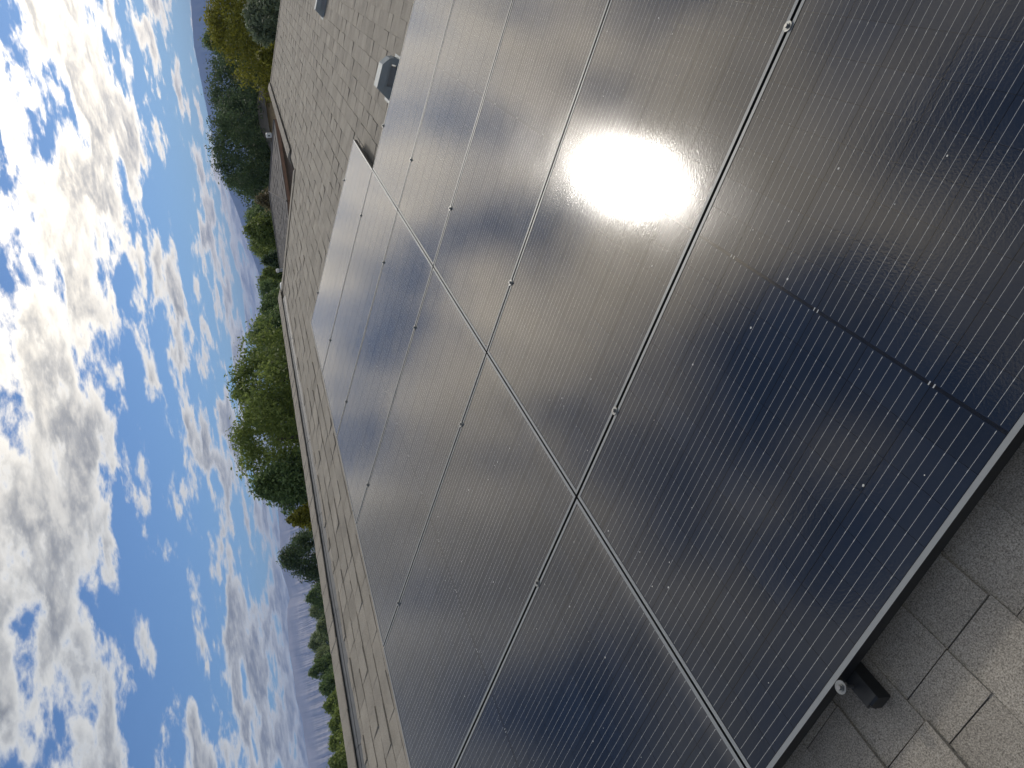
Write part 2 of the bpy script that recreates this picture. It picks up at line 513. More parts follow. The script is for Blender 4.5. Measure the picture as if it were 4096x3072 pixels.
def hidden_by_panels(s, t, n):
    k = CAM_STN[2] / (CAM_STN[2] - n)
    a = CAM_STN[0] + (s - CAM_STN[0]) * k; b = CAM_STN[1] + (t - CAM_STN[1]) * k
    return any(r[0] < a < r[1] and r[2] < b < r[3] for r in ARRAY)


WIDTHS = [0.11, 0.145, 0.18, 0.215, 0.25, 0.29, 0.33]
LIFTS = [0.0042, 0.0080, 0.0125]
TINTS = [0.87, 0.95, 1.0, 1.06]
TAB_Q = np.array([[0, 1, 2, 3], [4, 7, 6, 5], [0, 4, 5, 1], [1, 5, 6, 2], [3, 7, 4, 0]])[:, ::-1]


def tab_verts(w, lift, r=None):
    """local: x along the course, y up the slope, z off the deck; butt edge at y=0"""
    ln = COURSE + 0.012
    j = (lambda a: 0.0) if r is None else (lambda a: r.uniform(-a, a))
    b0, b1, dz = j(.004), j(.004), j(.0018)
    return np.array([[0.0014, b0, 0], [w - 0.0014, b1, 0], [w - 0.0014, ln, 0], [0.0014, ln, 0],
                     [0.0014, b0, lift + dz], [w - 0.0014, b1, lift - dz], [w - 0.0014, ln, 0.0022], [0.0014, ln, 0.0022]])


tabs = []                                             # (area, s, t, width i, lift i, tint i)
rs = random.Random(5)
k0 = int(math.floor((EAVE_T + 0.2745) / COURSE)) + 1
t = -0.2745 + COURSE * k0
while t < RIDGE_T - 0.05:
    tc_ = t + COURSE / 2
    if tc_ > LOW_T - 0.02:
        s_end = S_LOW - (tc_ - LOW_T) / (RIDGE_T - LOW_T) * (S_LOW - S_HIP) - 0.02
    else:
        s_end = S_END + (LOW_T - tc_) * (S_EAVE_END - S_END) / (LOW_T - EAVE_T) - 0.02
    s = S0 + rs.uniform(0, 0.3)
    raised = rs.random() < 0.5
    while s < s_end - 0.06:
        wi = rs.choices(range(7), (1, 2, 3, 3, 3, 2, 2))[0]
        if s + WIDTHS[wi] > s_end:
            wi = max([i for i in range(7) if s + WIDTHS[i] <= s_end + 0.05] or [0])
        li = rs.choices((0, 1, 2), (1, 5, 3) if raised else (6, 2, 0))[0]
        ti = rs.choices(range(4), (1, 2, 3, 2) if raised else (2, 3, 2, 1))[0]
        raised = not raised if rs.random() < 0.8 else raised
        c = (s + WIDTHS[wi] / 2, tc_)
        p = project(W(c[0], c[1], D))
        area = 0.0
        if p and -40 < p[0] < IMG_W + 40 and -40 < p[1] < IMG_H + 40 and not hidden_by_panels(c[0], c[1], D):
            v = CAM_POS - np.array(W(c[0], c[1], D))
            area = WIDTHS[wi] * COURSE * (v @ np.array([SP, 0, CP])) / np.linalg.norm(v) ** 3
        tabs.append((area, s, t, wi, li, ti))
        s += WIDTHS[wi]
    t += COURSE
order = sorted(range(len(tabs)), key=lambda i: -tabs[i][0])
single = set(order[:300])
variant = {}


def tab_mesh(wi, li, ti, v):
    key = (wi, li, ti, v)
    if key not in variant:
        r = random.Random(hash(key) % 9973)
        variant[key] = mesh_np('shingle', tab_verts(WIDTHS[wi], LIFTS[li], r), TAB_Q, M_SHINGLE, np.full(8, TINTS[ti]))
    return variant[key]


RV, RQ, RT = [], [], []
A3 = np.array([[0, -CP, SP], [1, 0, 0], [0, SP, CP]])
for i, (area, s, t, wi, li, ti) in enumerate(tabs):
    org = np.array(in_house(W(s, t, D + 0.001)))
    if i in single:
        o = obj('shingle', tab_mesh(wi, li, ti, rs.randrange(2)), roof)
        m = ROOF_M.copy(); m.translation = Vector(org.tolist())
        o.matrix_local = m @ Matrix.Rotation(rs.uniform(-0.004, 0.004), 4, 'Z')
    else:
        v = tab_verts(WIDTHS[wi], LIFTS[li], rs)
        RQ.append(TAB_Q + 8 * len(RV))
        RV.append(v @ A3.T + org); RT.append(np.full(8, TINTS[ti] * rs.uniform(.95, 1.05)))
rest = obj('shingle_field', mesh_np('shingle_field', np.concatenate(RV), np.concatenate(RQ), M_SHINGLE, np.concatenate(RT)), roof)
tag(rest, kind='stuff')

# far slopes of the roof: plain shingled sheets just above the deck
up = 0.012
for f in faces[1:]:
    pts = [Vector(in_house(verts[i])) for i in f]
    n = (pts[1] - pts[0]).cross(pts[2] - pts[0]).normalized()
    if n.z < 0: n = -n
    me = mesh_from('shingle_sheet', [tuple(p + n * up) for p in pts], [tuple(range(len(pts)))], M_SHINGLE)
    a = me.attributes.new('tint', 'FLOAT', 'POINT'); a.data.foreach_set('value', [0.95] * len(pts))
    obj('shingle_sheet', me, roof)


# --- caps along the ridges and the hip
def cap_run(p0, p1, half, lift, dl, dr, vent=False, seed=1):
    """overlapping bent cap shingles from p0 to p1; dl, dr = downhill unit directions on both sides"""
    r = random.Random(seed)
    p0, p1 = Vector(p0), Vector(p1)
    L_ = (p1 - p0).length; ax = (p1 - p0) / L_
    dl, dr = Vector(dl), Vector(dr)
    up_ = Vector((0, 0, 1)); up_ = (up_ - ax * ax.dot(up_)).normalized()
    x = 0.0
    while x < L_ - 0.03:
        e = r.uniform(0.20, 0.26)
        x1 = min(x + e + 0.03, L_ + 0.02)
        ha = half + r.uniform(-.006, .006); hb = half + r.uniform(-.006, .006)
        la, lb = lift + 0.0025 + r.uniform(-.0015, .0015), lift + r.uniform(-.0015, .0015)
        V = []
        for xx, h, l in ((x, ha, la), (x1, hb, lb)):
            c = p0 + ax * xx
            for dist, d_, extra in ((h, dl, 0), (h * .45, dl, .003), (0, dl, .004), (h * .45, dr, .003), (h, dr, 0)):
                V.append(c + d_ * dist + up_ * (l + extra))
            V.append(c + dl * h + up_ * (l - 0.007)); V.append(c + dr * h + up_ * (l - 0.007))
        f = [(k, k + 1, k + 8, k + 7) for k in range(4)] + [(0, 7, 12, 5), (4, 6, 13, 11), (0, 5, 6, 4, 3, 2, 1)]
        me = mesh_from('ridge_cap', [in_house(v) for v in V], f, M_SHINGLE)
        a = me.attributes.new('tint', 'FLOAT', 'POINT'); a.data.foreach_set('value', [r.uniform(.93, 1.0)] * len(V))
        obj('ridge_cap', me, roof)
        x += e


down_front, down_back = (CP, 0, -SP), (-CP, 0, -SP)
# slatted vent under the caps of the main ridge
VENT_END = 9.85
for d_, y0, y1 in [(q, a, min(a + 1.22, VENT_END)) for q in (down_front, down_back) for a in np.arange(S0, VENT_END - .1, 1.22)]:
    m = MB(); dv = Vector(d_)
    nrm = Vector((SP if d_[0] > 0 else -SP, 0, CP))
    wob = rs.uniform(-.004, .004)
    for a, b, h0, h1 in ((0.0, 0.185 + wob, 0.024, 0.036), (0.186 + wob, 0.225 + wob, 0.004, 0.020)):
        pts = []
        for y in (y0 + .003, y1 - .003):
            c = Vector(W(y, RIDGE_T, D))
            pts += [c + dv * a + nrm * 0.002, c + dv * b + nrm * 0.002, c + dv * b + nrm * h0, c + dv * a + nrm * h1]
        m.add([in_house(p) for p in pts], [(0, 1, 2, 3), (7, 6, 5, 4), (3, 2, 6, 7), (1, 5, 6, 2), (0, 4, 5, 1), (0, 3, 7, 4)])
    obj('ridge_vent', m.mesh('ridge_vent', M_VENTSTRIP), roof)
cap_run(W(S0, RIDGE_T, D), W(S_HIP + .05, RIDGE_T, D), 0.155, 0.046, down_front, down_back, seed=2)
h0, h1 = Vector(W(S_HIP, RIDGE_T, D)), Vector(W(S_LOW, LOW_T, D))
hx = (h1 - h0).normalized()
hl = hx.cross(Vector((SP, 0, CP))).normalized()
if hl.z > 0: hl = -hl
hipn = Vector((0, SP, CP)); hr = hx.cross(hipn).normalized()
if hr.z > 0: hr = -hr
cap_run(h1, h0 - hx * 0.02, 0.12, 0.018, hl, hr, seed=3)
cap_run(W(12.55, LOW_T, D), W(S_END, LOW_T, D), 0.15, 0.045, down_front, down_back, seed=4)
e0, e1 = Vector(W(S_END, LOW_T, D)), Vector(W(S_EAVE_END, EAVE_T, D))
ex = (e1 - e0).normalized(); el_ = ex.cross(Vector((SP, 0, CP))).normalized()
if el_.z > 0: el_ = -el_
er = Vector((-el_.x * 0.2, abs(el_.y) + .4, -0.35)).normalized()
cap_run(e1, e0, 0.11, 0.014, el_, er, seed=5)

# ------------------------------------------------------------------ solar panels
PITCH_S, P_W, P_L = 1.15, 1.137, 2.088
S_OFF, GAP_T = -0.003, 0.008
CELL_P, CELL_H = 0.185, 0.0935
GLASS_N = -0.0016


def build_panel_meshes():
    fr = MB()
    w, l, b, h = P_W, P_L, 0.0125, 0.035
    # four bars with mitred tops, sunk inner lip
    def bar(a0, a1, i0, i1):
        V = []
        for (o_, i_) in ((a0, i0), (a1, i1)):
            V += [(*o_, 0.0), (*i_, 0.0), (*i_, -0.006), (*o_, -h)]
        fr.add(V, [(0, 4, 5, 1), (1, 5, 6, 2), (0, 3, 7, 4)])
    O = [(0, 0), (w, 0), (w, l), (0, l)]; I = [(b, b), (w - b, b), (w - b, l - b), (b, l - b)]
    for k in range(4):
        bar(O[k], O[(k + 1) % 4], I[k], I[(k + 1) % 4])
    # bottom flange
    for q in ((0.0015, 0.03, .0015, l - .0015), (w - 0.03, w - .0015, .0015, l - .0015)):
        fr.box(q[0], q[1], q[2], q[3], -h, -h + 0.002)
    frame = fr.mesh('frame', M_FRAME_SHEEN)
    frame.materials.append(M_BLACK)
    for q in frame.polygons:
        if abs(q.normal.z) < 0.5: q.material_index = 1  # sides keep the frame's own black, without the painted sheen
    sheet = MB().box(0.008, w - 0.008, 0.008, l - 0.008, -0.0075, GLASS_N).mesh('laminate', M_BACK)
    g = 0.0012
    cell = MB().box(g, CELL_P - g, 0.0006, CELL_H - 0.0006, 0, 0.0003).mesh('cell', M_CELL)
    cx0 = (w - 6 * CELL_P) / 2
    rows0 = [l / 2 - 0.0034 - 11 * CELL_H + k * CELL_H for k in range(11)] + [l / 2 + 0.0034 + k * CELL_H for k in range(11)]
    wires = MB()
    zt = GLASS_N + 0.00045
    def strip(x, y0, y1, hw):
        wires.add([(x - hw, y0, zt), (x + hw, y0, zt), (x + hw, y1, zt), (x - hw, y1, zt)], [(0, 1, 2, 3)])
    for c in range(6):
        for k in range(6):
            x = cx0 + c * CELL_P + 0.0205 + k * 0.0288
            for y0 in (rows0[0], rows0[11]):
                strip(x, y0 + 0.003, y0 + 11 * CELL_H - 0.003, 0.00040)
            for y in rows0:
                wires.add([(x - .0007, y + .004, zt + .0001), (x + .0007, y + .004, zt + .0001), (x + .0007, y + .010, zt + .0001), (x - .0007, y + .010, zt + .0001)], [(0, 1, 2, 3)])
    # solder joints on the middle connector
    for c in (1, 3, 5):
        for dx in (-0.007, 0.006):
            x = cx0 + c * CELL_P + dx
            wires.add([(x - .0015, l / 2 - .005, zt), (x + .0015, l / 2 - .005, zt), (x + .0015, l / 2 + .004, zt), (x - .0015, l / 2 + .004, zt)], [(0, 1, 2, 3)])
    wm = wires.mesh('busbar_wires', M_WIRE)
    spots = [(cx0 + c * CELL_P, y, GLASS_N) for c in range(6) for y in rows0]
    return frame, sheet, cell, wm, spots


FR, SH, CE, WI, SPOTS = build_panel_meshes()
ORD = ['nearest', 'second', 'third', 'fourth', 'fifth', 'farthest']


def panel(i, upper):
    t0 = GAP_T / 2 if upper else -GAP_T / 2 - P_L
    p = empty('solar_panel')
    m = ROOF_M.copy(); m.translation = Vector(W(S_OFF + i * PITCH_S, t0))
    p.matrix_world = m
    for n_, me in (('frame', FR), ('laminate', SH)):
        obj(n_, me, p)
    tag(obj('busbar_wires', WI, p), kind='stuff')
    for sp in SPOTS:
        obj('cell', CE, p, sp)
    n = 'farthest' if (i == 5 or (i == 4 and not upper)) else ORD[i]
    where = 'ridge-side' if upper else 'eave-side'
    extra = {(0, False): 'large dark navy solar panel along the near edge, eave-side row, above the rail end',
             (1, False): 'solar panel with the bright sun glint, second from the camera in the eave-side row',
             (5, True): 'farthest solar panel of the ridge-side row, its end standing out past the eave-side row',
             (4, False): 'farthest solar panel of the eave-side row, just before the box vent'}
    lab = extra.get((i, upper), '%s solar panel from the camera in the %s row' % (n, where))
    tag(p, lab, 'solar panel', 'solar panels in two rows on the roof')
    return p


for i in range(6):
    panel(i, True)
for i in range(5):
    panel(i, False)

# dried droplets and specks on the near glass
dm = MB()
rd = random.Random(8)
for k in range(130):
    ds, dt = rd.uniform(0.03, 2.3), rd.uniform(-1.9, 1.5)
    r = rd.choice((0.0009, 0.0012, 0.0012, 0.0018, 0.0026))
    if any(abs(ds - q * PITCH_S) < 0.02 for q in range(4)) or abs(dt) < 0.02: continue
    a = rd.uniform(0, 3)
    c = [(r * (1 + .4 * rd.random()) * math.cos(a + q * 1.047), r * 1.4 * math.sin(a + q * 1.047)) for q in range(6)]
    dm.add([W(ds + u_, dt + v_, GLASS_N + 0.0007) for u_, v_ in c], [(0, 5, 4, 3, 2, 1)])
sp_ = tag(obj('specks', dm.mesh('specks', M_DROP)), 'pale dust specks and dried droplets on the nearest glass', 'dirt', kind='stuff')

# ------------------------------------------------------------------ rails and clamps
RAILS = [-1.665, -0.385, 0.430, 1.715]
rack = empty('mounting_rack')
tag(rack, 'black aluminium rails under the solar panels, one rail end sticking out in front', 'rail')
for k, rt in enumerate(RAILS):
    m = MB()
    s_a = -0.070 if k == 1 else -0.05
    s_b = 6.93 if rt > 0 else 5.78
    tt = rt - 0.012 if k == 1 else rt
    hw, n0, n1 = 0.019, -0.080, -0.0365
    # hollow channel with lips; its open side shows at the end
    for q in ((tt - hw, tt + hw, n1 - .004, n1), (tt - hw, tt - hw + .004, n0, n1 - .0041), (tt + hw - .004, tt + hw, n0 + .012, n1 - .0041),
              (tt - hw + .0041, tt + hw, n0, n0 + .004), (tt + hw - .004, tt + hw + .010, n0 + .0045, n0 + .008), (tt + hw + .0005, tt + hw + .006, n1 - .012, n1 - .008)):
        m.box(s_a, s_b, q[0], q[1], q[2], q[3], tf=lambda a, b, c: W(a, b, c))
    # feet on the shingles
    r_ = obj('rail', m.mesh('rail', M_BLACK), rack)
    cap = MB()
    pts = [(tt - hw - .001, n0 - .001), (tt - hw - .001, n1 + .0008), (tt + hw * .5, n1 + .0008), (tt + hw + .001, n1 - .012), (tt + hw + .001, n0 - .001)]
    V = [W(s_a - 0.0005, a, b) for a, b in pts] + [W(s_a - 0.006, a * 1 + (tt - a) * .12, b + (0.002 if b < -.06 else -.003)) for a, b in pts]
    cap.add(V, [(0, 1, 6, 5), (1, 2, 7, 6), (2, 3, 8, 7), (3, 4, 9, 8), (4, 0, 5, 9), (5, 6, 7, 8, 9)])
    obj('end_cap', cap.mesh('end_cap', M_BLACK), r_)
    for fs in np.arange(0.45, s_b, 1.2):
        ft = MB().box(fs - .03, fs + .03, tt - .045, tt + .03, D + .012, n0 - .0005, tf=lambda a, b, c: W(a, b, c))
        obj('foot', ft.mesh('foot', M_BLACK), r_)

cw = MB().cyl((0, 0), 0.0150, 0.001, 0.0042, 24).cyl((0, 0), 0.0085, 0.0044, 0.0062, 20)
CLAMP_W = cw.mesh('washer', M_CLAMP)
CLAMP_B = MB().cyl((0, 0), 0.0062, 0.0063, 0.0115, 6, 0.0057).mesh('bolt', M_BOLT)
CLAMP_S = MB().cyl((0, 0), 0.004, -0.04, 0.0009, 8).mesh('shank', M_BOLT)
SEAM = ['near edge of the array', 'first seam', 'second seam', 'third seam', 'fourth seam', 'fifth seam', 'far edge of the array']
WHERE = ['far down the eave-side panels', 'just below the row joint', 'just above the row joint', 'close to the ridge-side edge']


def clamp(i, j):
    s = S_OFF + i * PITCH_S - (PITCH_S - P_W) / 2
    if i == 0: s = -0.021
    if i == 6: s = 6 * PITCH_S + S_OFF - (PITCH_S - P_W) + 0.008
    c = empty('panel_clamp')
    m = ROOF_M.copy(); m.translation = Vector(W(s, RAILS[j] + (0.003 if i else 0), 0.0))
    c.matrix_world = m @ Matrix.Rotation(rd.uniform(0, 1), 4, 'Z')
    obj('washer', CLAMP_W, c); obj('bolt', CLAMP_B, c); obj('shank', CLAMP_S, c)
    if i == 0:
        lab = 'round washer clamp on the near panel edge above the rail end'
    else:
        lab = 'round bolted clamp on the %s %s' % (SEAM[i], WHERE[j]) + ('' if i == 6 else ', counted from the camera')
    tag(c, lab, 'clamp', 'round clamps holding the panel edges')


for i, js in enumerate([(1,), (0, 1, 2), (1, 2, 3), (1, 2, 3), (1, 2, 3), (1, 2, 3), (2, 3)]):
    for j in js:
        clamp(i, j)

# ------------------------------------------------------------------ roof vents
def box_vent(name, s0, t0, label):
    """slant-back metal vent; s0 = near face, t0 = uphill end of its flat top"""
    root = empty(name)
    m = ROOF_M.copy(); m.translation = Vector(W(s0, t0, D + 0.010))
    root.matrix_world = m @ Matrix.Scale(0.9, 4)
    dp, n1 = 0.185, 0.150
    prof = [(0.085, 0.0), (0.0, n1), (-0.225, n1), (-0.30, n1 - .055), (-0.315, n1 - .105), (-0.315, 0.0)]
    # hood: closed top and sides, deep skirt, arched openings cut below the near and far skirt
    V, f = [], []
    n = len(prof)
    for s in (0.0, dp):
        V += [(s, a, b) for a, b in prof]
    f += [(k, k + 1, n + k + 1, n + k) for k in range(4)]
    hood = MB().add(V, f)
    for s, th in ((0.0, 0.003), (dp - 0.003, 0.003)):
        # face plate split so that two low openings stay free
        hood.box(s, s + th, -0.30, 0.0, 0.062, n1 - .056)
        hood.add([(s, 0.0, 0.0), (s, 0.085, 0.0), (s, 0.0, n1), (s + th, 0.0, 0.0), (s + th, .085, 0.0), (s + th, 0.0, n1)], [(0, 2, 1), (3, 4, 5), (0, 1, 4, 3), (1, 2, 5, 4)])
        hood.add([(s, -0.225, n1), (s, 0, n1), (s, 0, n1 - .056), (s, -.30, n1 - .056), (s + th, -0.225, n1), (s + th, 0, n1), (s + th, 0, n1 - .056), (s + th, -.30, n1 - .056)], [(0, 1, 2, 3), (4, 7, 6, 5)])
        for a, b in ((-0.045, -0.0005), (-0.315, -0.255)):
            hood.box(s + .0003, s + th + .0003, a, b, 0.0, 0.0615)
    obj('hood', hood.mesh('hood', M_GALV), root)
    lip = MB().box(-0.006, -0.0005, -0.302, 0.012, n1 - .07, n1 - .0556)
    obj('drip_edge', lip.mesh('drip_edge', M_GALV), root)
    obj('throat', MB().box(0.03, dp - .03, -0.23, -0.02, 0.003, 0.09).mesh('throat', M_PIPE), root)
    obj('flange', MB().box(-0.05, dp + .05, -0.345, 0.11, 0.0, 0.003).mesh('flange', M_GALV), root)
    tag(root, label, 'roof vent', 'slant-back vents on the shingles')
    return root


box_vent('roof_vent', 6.16, -0.615, 'grey sheet metal roof vent just behind the farthest eave-side panel')
box_vent('roof_vent', 11.88, -0.785, 'grey metal roof vent far up the shingles at the frame edge, clear of the panels')

# flue pipe and domed caps beyond the ridge
p = at_dist(1104, 1083, 14.0)
zb = W(0, LOW_T, D)[2] - abs(p[0] - W(0, LOW_T, D)[0]) * math.tan(PITCH)
fl = empty('flue_pipe', (p[0], p[1], zb))
hgt = p[2] - zb
obj('pipe', MB().cyl((0, 0), 0.029, -0.05, hgt - 0.05, 14).mesh('pipe', M_PIPE, False), fl)
obj('cap', MB().cyl((0, 0), 0.038, hgt - 0.05, hgt - 0.012, 16).cyl((0, 0), 0.04, hgt - 0.0119, hgt, 16, 0.012).mesh('cap', M_WHITEPVC), fl)
tag(fl, 'thin grey flue pipe with a pale cap rising behind the roof ridge', 'pipe')


def dome(px, py, D_, r, label, low=0.5):
    c = at_dist(px, py, D_)
    root = empty('mushroom_vent', (c[0], c[1], c[2] - 0.6))
    m = MB(); n = 18; prof = [(1.0, -.30), (1.0, -.12), (.93, .06), (.72, .22), (.4, .32), (0.05, .36)]
    V = [(r * a * math.cos(2 * math.pi * k / n), r * a * math.sin(2 * math.pi * k / n), 0.6 + r * b) for a, b in prof for k in range(n)]
    f = [(i * n + k, i * n + (k + 1) % n, (i + 1) * n + (k + 1) % n, (i + 1) * n + k) for i in range(5) for k in range(n)] + [tuple(range(5 * n, 6 * n))]
    obj('dome_cap', m.add(V, f).mesh('dome_cap', M_WHITEPVC, True), root)
    obj('stem', MB().cyl((0, 0), r * .55, -0.35, 0.6, 14).mesh('stem', M_PIPE), root)
    tag(root, label, 'roof vent', 'white domed vents behind the ridge')


dome(1127, 1147, 13.5, 0.085, 'wide white domed vent peeking over the hip next to the flue pipe')
dome(1134, 1121, 14.5, 0.036, 'tiny white vent cap between the flue pipe and the wide domed vent')
dome(1131, 1256, 11.6, 0.060, 'white domed vent peeking over the end of the main ridge')

# ------------------------------------------------------------------ the house wing behind
ZE, ZR = 0.25, 0.745
nb = empty('neighbouring_house')
A = on_z(1099, 484, ZE); B = on_z(1150, 800, ZE); P0 = on_z(1068, 697, ZR); P1 = on_z(1125, 1110, ZR)
A, B, P0, P1 = (Vector(q.tolist()) for q in (A, B, P0, P1))
rdir = Vector((P1.x - P0.x, P1.y - P0.y, 0)).normalized()
side = Vector((rdir.y, -rdir.x, 0))
if side.dot(A - B) < 0: side = -side
mid = (A + B) / 2; half = (A - B).length / 2
A = mid + side * half; B = mid - side * half
P0 = Vector((mid.x, mid.y, ZR)) + rdir * ((P0 - mid).dot(rdir))
LEN = 17.0
nb.location = (mid.x, mid.y, GROUND_Z)
off = Vector((mid.x, mid.y, GROUND_Z))
A2, B2 = A + rdir * LEN, B + rdir * LEN
P1 = P0 + rdir * (LEN - 3.0)
M_SHINGLE2 = mat_shingle('brown_shingle', (0.125, 0.116, 0.108), (0.27, 0.252, 0.235), 0.3)
rf = obj('roof', mesh_from('roof', [q - off for q in (A, B, B2, A2, P0, P1)], [(0, 4, 1), (1, 4, 5, 2), (2, 5, 3), (3, 5, 4, 0), (0, 1, 2, 3)], M_DECK), nb)
# courses on the two slopes in view
rn = random.Random(4)


def course_strips(a, b, c, d_, rows, tint):
    """a,b eave ends; d_,c top ends; overlapping strips split into tabs"""
    V, Q, T = [], [], []
    a, b, c, d_ = (q - off for q in (a, b, c, d_))
    nrm = (b - a).cross(c - a).normalized()
    if nrm.z < 0: nrm = -nrm
    for r in range(rows):
        f0, f1 = r / rows, (r + 1.1) / rows
        f1 = min(f1, 1)
        l0, l1 = a.lerp(d_, f0), b.lerp(c, f0); u0, u1 = a.lerp(d_, f1), b.lerp(c, f1)
        ln = (l1 - l0).length
        x = 0.0
        while x < 1:
            x1 = min(1, x + rn.uniform(.16, .38) / max(ln, .3))
            h = rn.choice((.010, .016, .022))
            q = [l0.lerp(l1, x) + nrm * h, l0.lerp(l1, x1) + nrm * h, u0.lerp(u1, x1) + nrm * .004, u0.lerp(u1, x) + nrm * .004, l0.lerp(l1, x), l0.lerp(l1, x1)]
            b_ = len(V); V += [tuple(k) for k in q]; Q += [(b_, b_ + 1, b_ + 2, b_ + 3), (b_ + 4, b_ + 5, b_ + 1, b_)]
            T += [tint * rn.uniform(.82, 1.15)] * 6
            x = x1
    return mesh_np('shingle_courses', V, Q, M_SHINGLE2, T)


tag(obj('shingle_courses', course_strips(A, B, P0, P0, 10, .95), rf), kind='stuff')
tag(obj('shingle_courses', course_strips(B, B2, P1, P0, 10, 1.05), rf), kind='stuff')
tag(obj('shingle_courses', course_strips(A2, A, P0, P1, 10, 1.0), rf), kind='stuff')
for q0, q1 in ((P0, A), (P0, B), (P0, P1)):
    m = MB().tube([tuple(q0 - off + Vector((0, 0, .02))), tuple(q1 - off + Vector((0, 0, .02)))], [.028, .028], 6)
    me = m.mesh('hip_cap', M_SHINGLE2); a_ = me.attributes.new('tint', 'FLOAT', 'POINT'); a_.data.foreach_set('value', [.9] * len(me.vertices))
    obj('hip_cap', me, rf)


def slab(p, q, out, h, th):
    p, q = p - off, q - off
    V = [p + out * 0.004, q + out * .004, q + out * th, p + out * th]
    V = V + [v - Vector((0, 0, h)) for v in V]
    V = [v - Vector((0, 0, 0.004)) for v in V]
    return MB().add(V, [(0, 1, 2, 3), (7, 6, 5, 4), (0, 4, 5, 1), (1, 5, 6, 2), (2, 6, 7, 3), (3, 7, 4, 0)])


obj('fascia', slab(A, B, -rdir, 0.10, 0.03).mesh('fascia', M_FASCIA), nb)
obj('fascia', slab(B, B2, -side, 0.10, 0.03).mesh('fascia', M_FASCIA), nb)
obj('fascia', slab(A, A2, side, 0.10, 0.03).mesh('fascia', M_FASCIA), nb)
ins = 0.22
wa = [A - side * ins + rdir * ins, B + side * ins + rdir * ins, B2 + side * ins - rdir * ins, A2 - side * ins - rdir * ins]
V = [tuple(q - off - Vector((0, 0, .006))) for q in wa] + [(q.x - off.x, q.y - off.y, 0) for q in wa]
obj('wall', mesh_from('wall', V, [(0, 4, 5, 1), (1, 5, 6, 2), (2, 6, 7, 3), (3, 7, 4, 0)], M_WALL), nb)
tag(nb, 'brown-fascia house with a small hip roof rising behind the low ridge', 'house')
# white flue cap on its right-hand hip
fc = on_z(1074, 541, 0.86)
k_ = (P0 - A)
c = A + k_ * 0.33
dist = math.hypot(c.x - CAM_POS[0], c.y - CAM_POS[1])
fc = at_dist(1074, 541, dist + 0.8)
fv = empty('chimney_cap', (fc[0], fc[1], fc[2] - 0.6))
r = 0.088
obj('flue', MB().cyl((0, 0), r * .72, 0.0, 0.49, 16).mesh('flue', M_PIPE), fv)
obj('cap', MB().cyl((0, 0), r, 0.495, 0.66, 18).cyl((0, 0), r * 1.08, 0.661, 0.69, 18, r * .6).mesh('cap', M_WHITEPVC), fv)
obj('slot', MB().box(-.02, .02, -r * 1.04, -r * .8, 0.55, 0.62).mesh('slot', M_DARK), fv)
tag(fv, 'white round flue cap above the small hip roof, in front of dark trees', 'chimney')

# tan house glimpsed through the right-hand trees
c = at_dist(1078, 455, 56.0)
th = empty('tan_house', (c[0], c[1], GROUND_Z))
zt = c[2] - GROUND_Z + 0.15
wl = obj('wall', MB().box(-2.4, 1.4, 0, 3, 0, zt).mesh('wall', M_TANWALL), th)
obj('roof', MB().add([(-2.8, -.4, zt + .01), (1.8, -.4, zt + .01), (1.8, 3.4, zt + .01), (-2.8, 3.4, zt + .01), (-1.2, 1.5, zt + .6), (.2, 1.5, zt + .6)],
                     [(0, 1, 5, 4), (1, 2, 5), (2, 3, 4, 5), (3, 0, 4), (0, 3, 2, 1)]).mesh('roof', M_DECK), th)
obj('window', MB().box(-1.9, -1.0, -0.03, -0.003, zt - 2.0, zt - .9).mesh('window', M_DARK), th)
tag(th, 'small tan stucco house glimpsed under the dark trees behind the white flue cap', 'house')

# ------------------------------------------------------------------ trees
LEAF = {
    'olive': mat_leaf('leaf_olive', (0.139, 0.197, 0.055), (0.354, 0.428, 0.124)),
    'mid': mat_leaf('leaf_mid', (0.116, 0.182, 0.072), (0.268, 0.365, 0.142)),
    'dark': mat_leaf('leaf_dark', (0.065, 0.104, 0.058), (0.152, 0.220, 0.104)),
    'yellow': mat_leaf('leaf_yellow', (0.151, 0.168, 0.026), (0.399, 0.382, 0.058)),
    'grey': mat_leaf('leaf_greygreen', (0.119, 0.159, 0.096), (0.255, 0.310, 0.191)),
    'dry': mat_leaf('leaf_dry', (0.159, 0.136, 0.072), (0.319, 0.271, 0.159)),
    'haze': mat_leaf('leaf_far_hazed', (0.178, 0.233, 0.108), (0.339, 0.402, 0.197)),  # far foliage lightened, haze painted into the leaf colour
}


